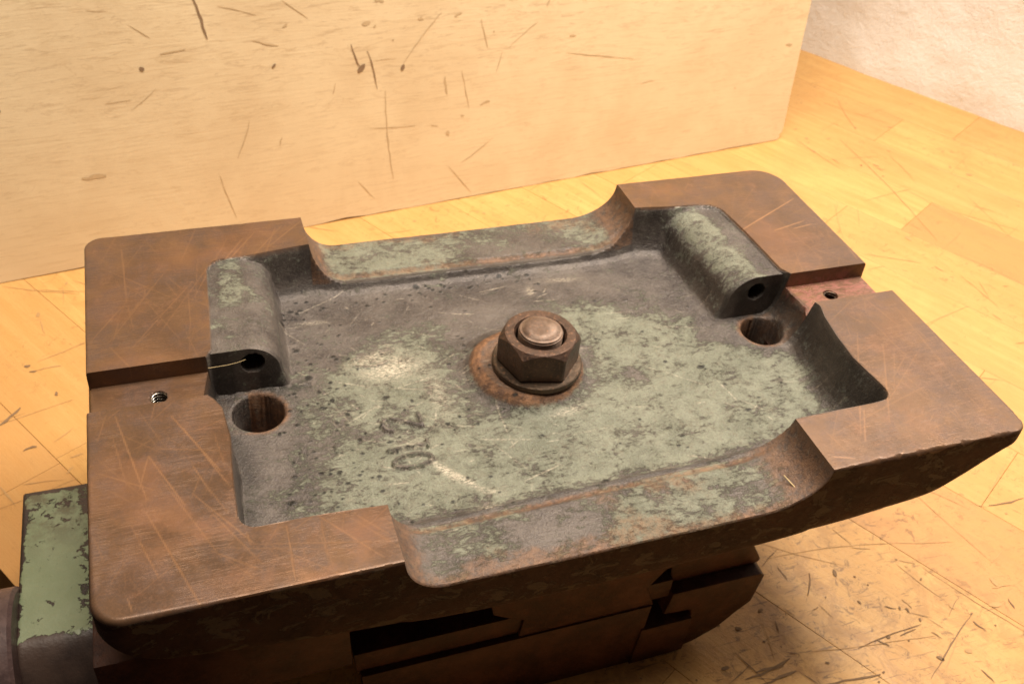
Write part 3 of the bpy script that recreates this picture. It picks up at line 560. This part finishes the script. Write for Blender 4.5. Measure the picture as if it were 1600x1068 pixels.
    for b in ((0.30, 0.18, 0.28, 0.13, -0.5, .8), (0.15, 0.50, 0.13, 0.16, 0, .65), (0.40, 1.38, 0.22, 0.08, 0.4, .6), (0.55, 0.10, 0.16, 0.09, 0, .8), (0.10, 1.05, 0.10, 0.20, 0, .4), (2.30, 1.05, 0.12, 0.16, 0, .6), (2.05, 1.42, 0.2, 0.06, 0, .45), (2.36, 0.5, 0.12, 0.2, 0, .4), (2.1, 0.1, 0.25, 0.06, 0, .35), (0.16, 0.86, 0.14, 0.03, 0, .4)):
        padrust = padrust+blob(*b)
    padrust = np.clip(padrust, 0, 1)*sstep(0.36, 0.62, fbm(X, Y, 7, 141, 5))
    rust = np.where(machined > 0.5, padrust, rust)
    rust = np.where(m > 0.5, np.where(X > 2, 0.35, 0.12), rust)
    # scratches (listed from life, then a haze of faint ones)
    scr = np.zeros_like(H)
    def scratch(x0, y0, x1, y1, w, kk, arr):
        pad_ = 0.05; ia, ib = np.searchsorted(xs, [min(x0, x1)-pad_, max(x0, x1)+pad_]); ja, jb = np.searchsorted(ys, [min(y0, y1)-pad_, max(y0, y1)+pad_])
        if ib <= ia or jb <= ja: return
        q, t_ = seg_dist(X[ia:ib, ja:jb], Y[ia:ib, ja:jb], x0, y0, x1, y1)
        s_ = kk*sstep(w, w*0.15, q)*np.sin(np.pi*(0.08+0.84*t_))**0.5
        arr[ia:ib, ja:jb] = np.maximum(arr[ia:ib, ja:jb], s_)
    for x0, y0, x1, y1, w, kk in PAD_MARKS: scratch(x0, y0, x1, y1, 0.0022+0.0008*w, kk*(1.0 if w >= 2 else 0.65), scr)
    rs = random.Random(4)
    for i in range(800):
        x0, y0 = rs.uniform(0, LX), rs.uniform(0, LY)
        if x0 < 1: a = rs.choice((rs.gauss(-1.0, 0.35), rs.gauss(-1.0, 0.3), rs.gauss(0.9, 0.4)))
        else: a = rs.choice((rs.gauss(1.75, 0.35), rs.gauss(0.6, 0.5), rs.uniform(0, 3.1)))
        Ls = rs.expovariate(1/0.09)+0.02
        scratch(x0, y0, x0+Ls*math.cos(a), y0+Ls*math.sin(a), 0.0028, rs.uniform(0.06, 0.32), scr)
    scr = scr*(H > -0.02)
    # pale scrapes on the floor
    scrape = np.zeros_like(H)
    for b in ((0.86, 0.86, 0.085, 0.05, 0.1, 1.1), (0.80, 0.92, 0.07, 0.02, 0.3, .8), (0.97, 0.72, 0.03, 0.10, 0, .5), (0.91, 0.40, 0.012, 0.05, 0.55, 1.2), (0.95, 0.36, 0.05, 0.008, -0.9, 1.2), (0.98, 0.235, 0.03, 0.018, 0, 1.0), (1.01, 0.30, 0.03, 0.01, -0.5, .6), (1.34, 0.545, 0.06, 0.014, 0.2, .7), (1.42, 1.14, 0.02, 0.012, 1.2, 1.0), (1.55, 1.18, 0.07, 0.012, -0.1, .5), (0.66, 1.13, 0.05, 0.008, -0.1, .6), (0.84, 0.52, 0.05, 0.03, 0, .4)):
        scrape = scrape+blob(*b)
    scrape = np.clip(scrape, 0, 1)
    for i in range(170):
        x0, y0 = rs.uniform(0.45, 2.15), rs.uniform(0.25, 1.2)
        if rs.random() < 0.5: x0, y0 = rs.gauss(0.9, 0.18), rs.gauss(0.75, 0.2)
        a = rs.gauss(-0.2, 0.6); Ls = rs.expovariate(1/0.05)+0.01
        scratch(x0, y0, x0+Ls*math.cos(a), y0+Ls*math.sin(a), 0.0035, rs.uniform(0.25, 0.8), scrape)
    scrape = np.where((L > 0.001) & (L < 0.006), np.maximum(scrape, 0.45), scrape)
    scrape = scrape*(H < -0.1)
    # pits and crumbs of dirt
    pit_and_shade = np.zeros_like(H); plist = list(PITS)
    for i in range(210):
        sz_ = 0.0012+rs.expovariate(1/0.0014)
        if rs.random() < 0.45: plist.append((rs.gauss(0.60, 0.10), rs.uniform(0.25, 1.2), sz_))
        elif rs.random() < 0.4: plist.append((rs.uniform(0.6, 1.5), rs.gauss(1.2, 0.04), sz_))
        else: plist.append((rs.uniform(0.5, 2.1), rs.uniform(0.24, 1.1), sz_))
    for cx, cy, R in plist:
        ia, ib = np.searchsorted(xs, [cx-0.06, cx+0.06]); ja, jb = np.searchsorted(ys, [cy-0.05, cy+0.05])
        q = np.hypot((X[ia:ib, ja:jb]-cx)*rs.uniform(0.5, 1.1), (Y[ia:ib, ja:jb]-cy)*rs.uniform(0.7, 1.3))+0.006*(fbm(X[ia:ib, ja:jb], Y[ia:ib, ja:jb], 90, 301, 2)-0.5)
        pit_and_shade[ia:ib, ja:jb] = np.maximum(pit_and_shade[ia:ib, ja:jb], sstep(R*1.15+0.003, R*0.8, q))
    pit_and_shade = pit_and_shade*(H < -0.1)
    H = H+0.0015*pit_and_shade
    for cx, cy, R in ((0.44, 0.755, 0.0725), (2.132, 0.760, 0.068)): pit_and_shade = np.maximum(pit_and_shade, 0.72*sstep(R, R-0.006, np.hypot(X-cx, Y-cy)))  # darkness inside the deep bores painted into the colour
    grime_shade = sstep(0.075, 0.03, d)*sstep(-0.002, 0.006, d)*(zn > -0.05)*(0.35+0.3*fbm(X, Y, 12, 311, 3))  # oily grime on the recess walls, with their shade painted in too
    grime_shade = np.maximum(grime_shade, sstep(0.05, 0.02, d)*sstep(0.012, 0.022, d)*0.5)
    grime_shade = np.where(onb, 0.0, grime_shade); pit_and_shade = np.maximum(pit_and_shade, grime_shade)
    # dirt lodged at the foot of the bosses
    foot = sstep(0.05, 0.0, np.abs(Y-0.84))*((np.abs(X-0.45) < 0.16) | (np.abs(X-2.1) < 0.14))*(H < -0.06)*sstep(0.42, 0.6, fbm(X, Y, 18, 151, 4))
    pit_and_shade = np.maximum(pit_and_shade, foot*0.55)
    # ---- mesh
    top = np.stack([PX, YY, H], -1)
    # boundary loop, counter-clockwise
    ring = [(i, 0) for i in range(nx)]+[(nx-1, k_) for k_ in range(1, ny)]+[(i, ny-1) for i in range(nx-2, -1, -1)]+[(0, k_) for k_ in range(ny-2, 0, -1)]
    ri = np.array([a*ny+b for a, b in ring]); RP = top.reshape(-1, 3)[ri]; nr = len(ri)
    gx = np.clip(RP[:, 0], 0, LX)
    def zbot0(x): return np.interp(x, [0, 0.02, 0.06, 0.12, 0.33, 0.57, 0.9, 1.3, 1.74, 2.0, 2.29, 2.37, 2.45, 2.50, 2.55], [-0.085, -0.10, -0.15, -0.195, -0.232, -0.262, -0.289, -0.298, -0.288, -0.275, -0.235, -0.185, -0.105, -0.07, -0.04])
    xg = np.linspace(-0.3, LX+0.3, 800); zg = zbot0(xg); kern = np.exp(-(np.arange(-40, 41)*(xg[1]-xg[0])/0.035)**2); kern /= kern.sum(); zs = np.convolve(np.pad(zg, 40, mode='edge'), kern, 'valid')
    def zbot(x): return np.interp(x, xg, zs)
    c0 = np.array([LX/2, LY/2])
    dirx = RP[:, 0]-np.clip(RP[:, 0], 0.25, LX-0.25); diry = RP[:, 1]-np.clip(RP[:, 1], 0.25, LY-0.25)
    ln = np.hypot(dirx, diry)+1e-9; dirx /= ln; diry /= ln
    rowsz = []
    zb = np.minimum(zbot(gx), RP[:, 2]-0.035)
    rough = (vnoise(RP[:, 0]+RP[:, 1]*1.7, RP[:, 1], 6, 161)-0.5)
    for f_ in (0.03, 0.08, 0.16, 0.28, 0.42, 0.56, 0.70, 0.82, 0.91, 0.97, 1.0):
        off = 0.0022*(vnoise(RP[:, 0]*1.0+RP[:, 1]*1.3, np.full(nr, f_*4), 9, 163)-0.5)
        inn = 0.022*max(0, (f_-0.80)/0.2)**2
        rowsz.append(np.stack([RP[:, 0]+dirx*(off-inn), RP[:, 1]+diry*(off-inn), RP[:, 2]*(1-f_)+zb*f_], -1))
    for f_ in (0.07, 0.14, 0.22, 0.265, 0.267, 0.48, 0.70, 0.9, 0.99):
        px = RP[:, 0]+(c0[0]-RP[:, 0])*f_-dirx*0.022; py = RP[:, 1]+(c0[1]-RP[:, 1])*f_-diry*0.022
        rowsz.append(np.stack([px, py, zbot(px)-0.004 if f_ < 0.266 else np.full(nr, -0.445)], -1))
    nt = nx*ny; allv = np.concatenate([top.reshape(-1, 3)]+rowsz)
    I, J = np.meshgrid(np.arange(nx-1), np.arange(ny-1), indexing='ij'); a = (I*ny+J).ravel()
    F = np.stack([a, a+ny, a+ny+1, a+1], -1)
    kk = np.arange(nr); k1 = (kk+1) % nr; S = []
    prev = ri
    for w_ in range(len(rowsz)):
        cur = nt+w_*nr+kk; S.append(np.stack([prev[kk], cur, cur[k1], prev[k1]], -1)); prev = cur
    S = np.concatenate(S); FF = np.concatenate([F, S])
    me = bpy.data.meshes.new('base_casting')
    me.vertices.add(len(allv)); me.vertices.foreach_set('co', allv.astype(np.float32).ravel())
    me.loops.add(FF.size); me.loops.foreach_set('vertex_index', FF.astype(np.int32).ravel())
    me.polygons.add(len(FF)); me.polygons.foreach_set('loop_start', (np.arange(len(FF))*4).astype(np.int32))
    mi = np.zeros(len(FF), np.int32); mi[len(F):] = 1
    me.materials.append(M_CAST); me.materials.append(M_SIDE)
    me.polygons.foreach_set('material_index', mi); me.polygons.foreach_set('use_smooth', np.ones(len(FF), bool))
    me.update(calc_edges=True); me.validate()
    for nm, arr in (('machined', machined), ('paint', paint), ('rust', rust), ('scratch', scr), ('scrape', scrape), ('pit_and_shade', pit_and_shade), ('primer', (m > 0.5)*(X > 2.2)*(H > -0.08)*1.0)):
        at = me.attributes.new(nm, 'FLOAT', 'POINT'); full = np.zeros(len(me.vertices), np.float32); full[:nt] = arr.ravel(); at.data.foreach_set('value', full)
    me.set_sharp_from_angle(angle=math.radians(40))
    return part('base_casting', me, None)
base = build_base()

# hexagon nut, washer and stud in the middle
NC = (1.292, 0.728)
def lathe(prof, seg=64, cx=0, cy=0):
    bm = bmesh.new(); rings = []
    for r_, z_ in prof:
        if r_ < 1e-6: rings.append([bm.verts.new((cx, cy, z_))])
        else: rings.append([bm.verts.new((cx+r_*math.cos(2*math.pi*i/seg), cy+r_*math.sin(2*math.pi*i/seg), z_)) for i in range(seg)])
    for A_, B_ in zip(rings[:-1], rings[1:]):
        for i in range(seg):
            j_ = (i+1) % seg
            if len(A_) == 1: bm.faces.new((A_[0], B_[i], B_[j_]))
            elif len(B_) == 1: bm.faces.new((A_[i], B_[0], A_[j_]))
            else: bm.faces.new((A_[i], B_[i], B_[j_], A_[j_]))
    bmesh.ops.recalc_face_normals(bm, faces=bm.faces)
    return bm
def build_nut():
    seg = 96; a0 = math.radians(167); Rv = 0.130; ap = Rv*math.cos(math.pi/6)
    def hexr(a):
        q = (a-a0) % (math.pi/3); return ap/math.cos(q-math.pi/6)
    bm = bmesh.new(); rings = []
    zt, zb = 0.0, -0.104
    def ring(fn, zf): rings.append([bm.verts.new((fn(2*math.pi*i/seg)*math.cos(2*math.pi*i/seg), fn(2*math.pi*i/seg)*math.sin(2*math.pi*i/seg), zf(2*math.pi*i/seg))) for i in range(seg)])
    ring(lambda a: 0.076, lambda a: zb); ring(lambda a: 0.076, lambda a: zt-0.012); ring(lambda a: 0.082, lambda a: zt-0.001)
    ring(lambda a: 0.104, lambda a: zt)
    drop = lambda a: (hexr(a)-ap)*1.15+0.0015
    ring(lambda a: min(hexr(a), ap)-0.0035, lambda a: zt-0.0005)
    ring(lambda a: hexr(a)-0.0012, lambda a: zt-drop(a)-0.0008); ring(lambda a: hexr(a), lambda a: zt-drop(a)-0.004)
    ring(lambda a: hexr(a), lambda a: zb+0.004); ring(lambda a: hexr(a)-0.003, lambda a: zb); ring(lambda a: 0.076, lambda a: zb)
    for A_, B_ in zip(rings[:-1], rings[1:]):
        for i in range(seg): j_ = (i+1) % seg; bm.faces.new((A_[i], B_[i], B_[j_], A_[j_]))
    bmesh.ops.recalc_face_normals(bm, faces=bm.faces)
    for v_ in bm.verts: v_.co.x += NC[0]; v_.co.y += NC[1]
    smooth(part('hexagon_nut', bm, M_NUT), 0.35)
build_nut()
w = lathe([(0.080, -0.105), (0.137, -0.105), (0.1405, -0.108), (0.141, -0.124), (0.138, -0.1275), (0.080, -0.1275), (0.080, -0.105)], 80, *NC); smooth(part('washer', w, M_WASH), 0.5)
prof = [(0.0, 0.0235), (0.02, 0.0235), (0.040, 0.0225), (0.051, 0.019), (0.058, 0.0125), (0.0595, 0.0115), (0.0655, 0.0105), (0.067, 0.007), (0.064, 0.0055)]
z = 0.004
while z > -0.08: prof += [(0.0685, z), (0.0645, z-0.004)]; z -= 0.008
prof += [(0.066, -0.10), (0, -0.10)]
sb = lathe(prof, 64, NC[0]+0.001, NC[1]+0.002)
for v_ in sb.verts:
    if v_.co.z > 0.005: v_.co.z += 0.006*(math.sin(v_.co.x*61+2)*math.sin(v_.co.y*53+1))*max(0, (v_.co.z-0.005)/0.02)*0.5-0.004*max(0, (v_.co.x-NC[0])*8)*max(0, (v_.co.z-0.005)/0.02)
smooth(part('threaded_stud', sb, M_STUD), 0.6)

# bright thread turns in the small tapped holes of the key slots
for k_, (cx, cy, n_) in enumerate(((0.178, 0.762, 4), (2.375, 0.765, 2))):
    R0, r0 = 0.0205, 0.0028; vs, fs = [], []; N, Mm = 24*n_, 6
    for i in range(N+1):
        a = 2*math.pi*i/24; zz = -0.060-0.0105*i/24
        for j_ in range(Mm):
            b = 2*math.pi*j_/Mm; rr_ = R0+r0*math.cos(b); vs.append((cx+rr_*math.cos(a), cy+rr_*math.sin(a), zz+r0*math.sin(b)))
    for i in range(N):
        for j_ in range(Mm): j2 = (j_+1) % Mm; fs.append((i*Mm+j_, (i+1)*Mm+j_, (i+1)*Mm+j2, i*Mm+j2))
    me = bpy.data.meshes.new('hole_thread'); me.from_pydata(vs, [], fs); smooth(part('hole_thread', me, M_THREAD if k_ == 0 else M_WASH))

# underside bodywork: profiles in x-z swept across the vise
def prism(name, prof, y0, y1, mat, bev=0.006, taper=0.0):
    bm = bmesh.new(); cx = sum(p[0] for p in prof)/len(prof); cz = sum(p[1] for p in prof)/len(prof)
    a = [bm.verts.new((x_, y0, z_)) for x_, z_ in prof]; b = [bm.verts.new((x_, y1, z_)) for x_, z_ in prof]
    bm.faces.new(a); bm.faces.new(b[::-1])
    for i in range(len(prof)): j_ = (i+1) % len(prof); bm.faces.new((a[j_], a[i], b[i], b[j_]))
    bmesh.ops.recalc_face_normals(bm, faces=bm.faces)
    if bev: bmesh.ops.bevel(bm, geom=[e_ for e_ in bm.edges if e_.calc_face_angle(0) > 0.5], offset=bev, segments=2, profile=0.6, affect='EDGES')
    return smooth(part(name, bm, mat), 0.6)
prism('body_web', [(0.94, -0.25), (1.00, -0.55), (1.07, -0.60), (1.10, -0.612), (1.09, -0.70), (1.545, -0.70), (1.505, -0.60), (1.555, -0.525), (1.75, -0.47), (1.86, -0.43), (1.88, -0.25)], 0.155, 1.345, M_DARK)
prism('body_rail', [(-0.05, -0.34), (0.575, -0.34), (0.585, -0.596), (-0.05, -0.596)], 0.135, 1.365, M_DARK)
prism('body_block', [(0.56, -0.28), (0.96, -0.28), (0.96, -0.60), (0.56, -0.60)], 0.34, 1.16, M_DARK)
prism('guide_strip', [(0.592, -0.602), (1.60, -0.602), (1.60, -0.688), (0.600, -0.688)], 0.165, 1.335, M_DARK, 0.004)
prism('moving_jaw', [(0.610, -0.694), (1.535, -0.694), (1.525, -0.998), (0.640, -0.998)], 0.148, 1.352, M_DARK, 0.005)
prism('fixed_jaw', [(1.605, -0.662), (1.925, -0.664), (1.942, -0.680), (1.926, -0.815), (1.88, -0.860), (1.825, -0.925), (1.74, -0.975), (1.66, -0.998), (1.53, -0.998), (1.53, -0.82), (1.700, -0.808), (1.690, -0.775), (1.590, -0.765)], 0.150, 1.350, M_DARK, 0.008)
prism('jaw_plate', [(1.518, -0.812), (1.70, -0.812), (1.70, -0.990), (1.504, -0.999)], 0.141, 1.359, M_DARK, 0.004)
prism('jaw_shoulder', [(1.60, -0.44), (1.84, -0.44), (1.872, -0.52), (1.938, -0.64), (1.938, -0.661), (1.62, -0.661), (1.60, -0.60)], 0.190, 1.31, M_DARK, 0.012)

# green end block with chipped enamel
def build_green():
    x0, x1, y0, y1, z0, z1 = -0.305, 0.12, 0.430, 1.060, -0.99, -0.65
    nx, ny = 70, 120; xs = np.linspace(x0, x1, nx); ys = np.linspace(y0-0.09, y1, ny); X, Y = np.meshgrid(xs, ys, indexing='ij')
    de = np.minimum(X-x0, y1-Y); e = np.clip(1-de/0.012, 0, 1)
    Z = z1-0.012*(1-np.sqrt(np.clip(1-e*e, 0, 1)))+0.004*(fbm(X, Y, 8, 201, 3)-0.5)
    f = np.clip((y0+0.06-Y)/0.15, 0, 1); Z = Z-0.20*f**1.8+0.008*f*(fbm(X, Y, 20, 202, 3)-0.5)
    P = np.stack([X, Y, Z], -1).reshape(-1, 3)
    ring = [(i, 0) for i in range(nx)]+[(nx-1, k_) for k_ in range(1, ny)]+[(i, ny-1) for i in range(nx-2, -1, -1)]+[(0, k_) for k_ in range(ny-2, 0, -1)]
    vs = [tuple(p) for p in P]; fs = [(i*ny+j_, (i+1)*ny+j_, (i+1)*ny+j_+1, i*ny+j_+1) for i in range(nx-1) for j_ in range(ny-1)]
    ri = [a*ny+b for a, b in ring]; b0 = len(vs)
    for q in ri: vs.append((vs[q][0], vs[q][1], z0))
    n_ = len(ri)
    for k_ in range(n_): k1 = (k_+1) % n_; fs.append((ri[k_], b0+k_, b0+k1, ri[k1]))
    fs.append(tuple(b0+k_ for k_ in range(n_))[::-1])
    me = bpy.data.meshes.new('end_block'); me.from_pydata(vs, [], fs)
    edge = np.maximum.reduce([sstep(0.022, 0.0, X-x0)*0.8, sstep(0.035, 0.0, y1-Y), sstep(y0+0.085, y0+0.02, Y)*1.3, 0.45*sstep(-0.16, -0.10, X)*(fbm(X, Y, 5, 203, 3) > 0.5)])
    edge = edge+0.35*sstep(0.32, 0.12, y1-Y)*0.6
    at = me.attributes.new('edge', 'FLOAT', 'POINT'); full = np.ones(len(me.vertices), np.float32)*0.9; full[:nx*ny] = edge.ravel(); at.data.foreach_set('value', full)
    at = me.attributes.new('smudge', 'FLOAT', 'POINT'); full = np.zeros(len(me.vertices), np.float32); full[:nx*ny] = sstep(0.34, 0.05, y1-Y).ravel(); at.data.foreach_set('value', full)
    smooth(part('end_block', me, M_GREEN), 0.8)
build_green()
# screw collar at the far left
def build_collar():
    prof = [(0, -0.30), (0.205, -0.30), (0.215, -0.31), (0.215, -0.62), (0.200, -0.635), (0.10, -0.64), (0.10, -1.10), (0, -1.10)]
    bm = lathe([(r_, x_) for r_, x_ in prof], 64)
    yc, zc = 0.52, -0.785
    for v_ in bm.verts: x_, y_, z_ = v_.co; v_.co = (z_, yc+x_, zc+y_)
    smooth(part('screw_collar', bm, M_STEEL), 0.6)
    h = lathe([(0.030, 0.0), (0.030, 0.012), (0.024, 0.014), (0.018, 0.002), (0, 0.002)], 32)
    a = math.radians(62)
    for v_ in h.verts:
        x_, y_, z_ = v_.co; v_.co = (-0.385+x_, yc+math.cos(a)*(0.213+z_)-math.sin(a)*y_, zc+math.sin(a)*(0.213+z_)+math.cos(a)*y_)
    smooth(part('handle_hole_disc', h, M_DARK), 0.6)  # dark ring and disc standing in for the handle bar's hole
build_collar()

# stray fibres
def fibre(name, pts, r_, label):
    bm = bmesh.new(); rings = []; N = 6
    for i, p in enumerate(pts):
        p = Vector(p); q = Vector(pts[min(i+1, len(pts)-1)])-Vector(pts[max(i-1, 0)]); q.normalize(); a = q.orthogonal().normalized(); b = q.cross(a)
        rings.append([bm.verts.new(p+(a*math.cos(6.2832*k_/N)+b*math.sin(6.2832*k_/N))*r_) for k_ in range(N)])
    for A_, B_ in zip(rings[:-1], rings[1:]):
        for k_ in range(N): bm.faces.new((A_[k_], A_[(k_+1) % N], B_[(k_+1) % N], B_[k_]))
    bm.faces.new(rings[0][::-1]); bm.faces.new(rings[-1])
    o = obj(name, bm, M_LINT); smooth(o, 1.0); tag(o, label, 'fibre'); return o
fibre('straw_fibre', [(1.795+0.004*i, 0.085-0.0105*i, -0.088-0.0028*i) for i in range(6)], 0.0018, 'short pale straw fibre lying on the near right rim of the vise')
fibre('hair_fibre', [(0.315, 0.838, -0.045), (0.34, 0.842, -0.048), (0.375, 0.845, -0.050), (0.405, 0.846, -0.046), (0.425, 0.846, -0.040)], 0.0007, 'thin pale hair caught in the screw hole of the left boss')
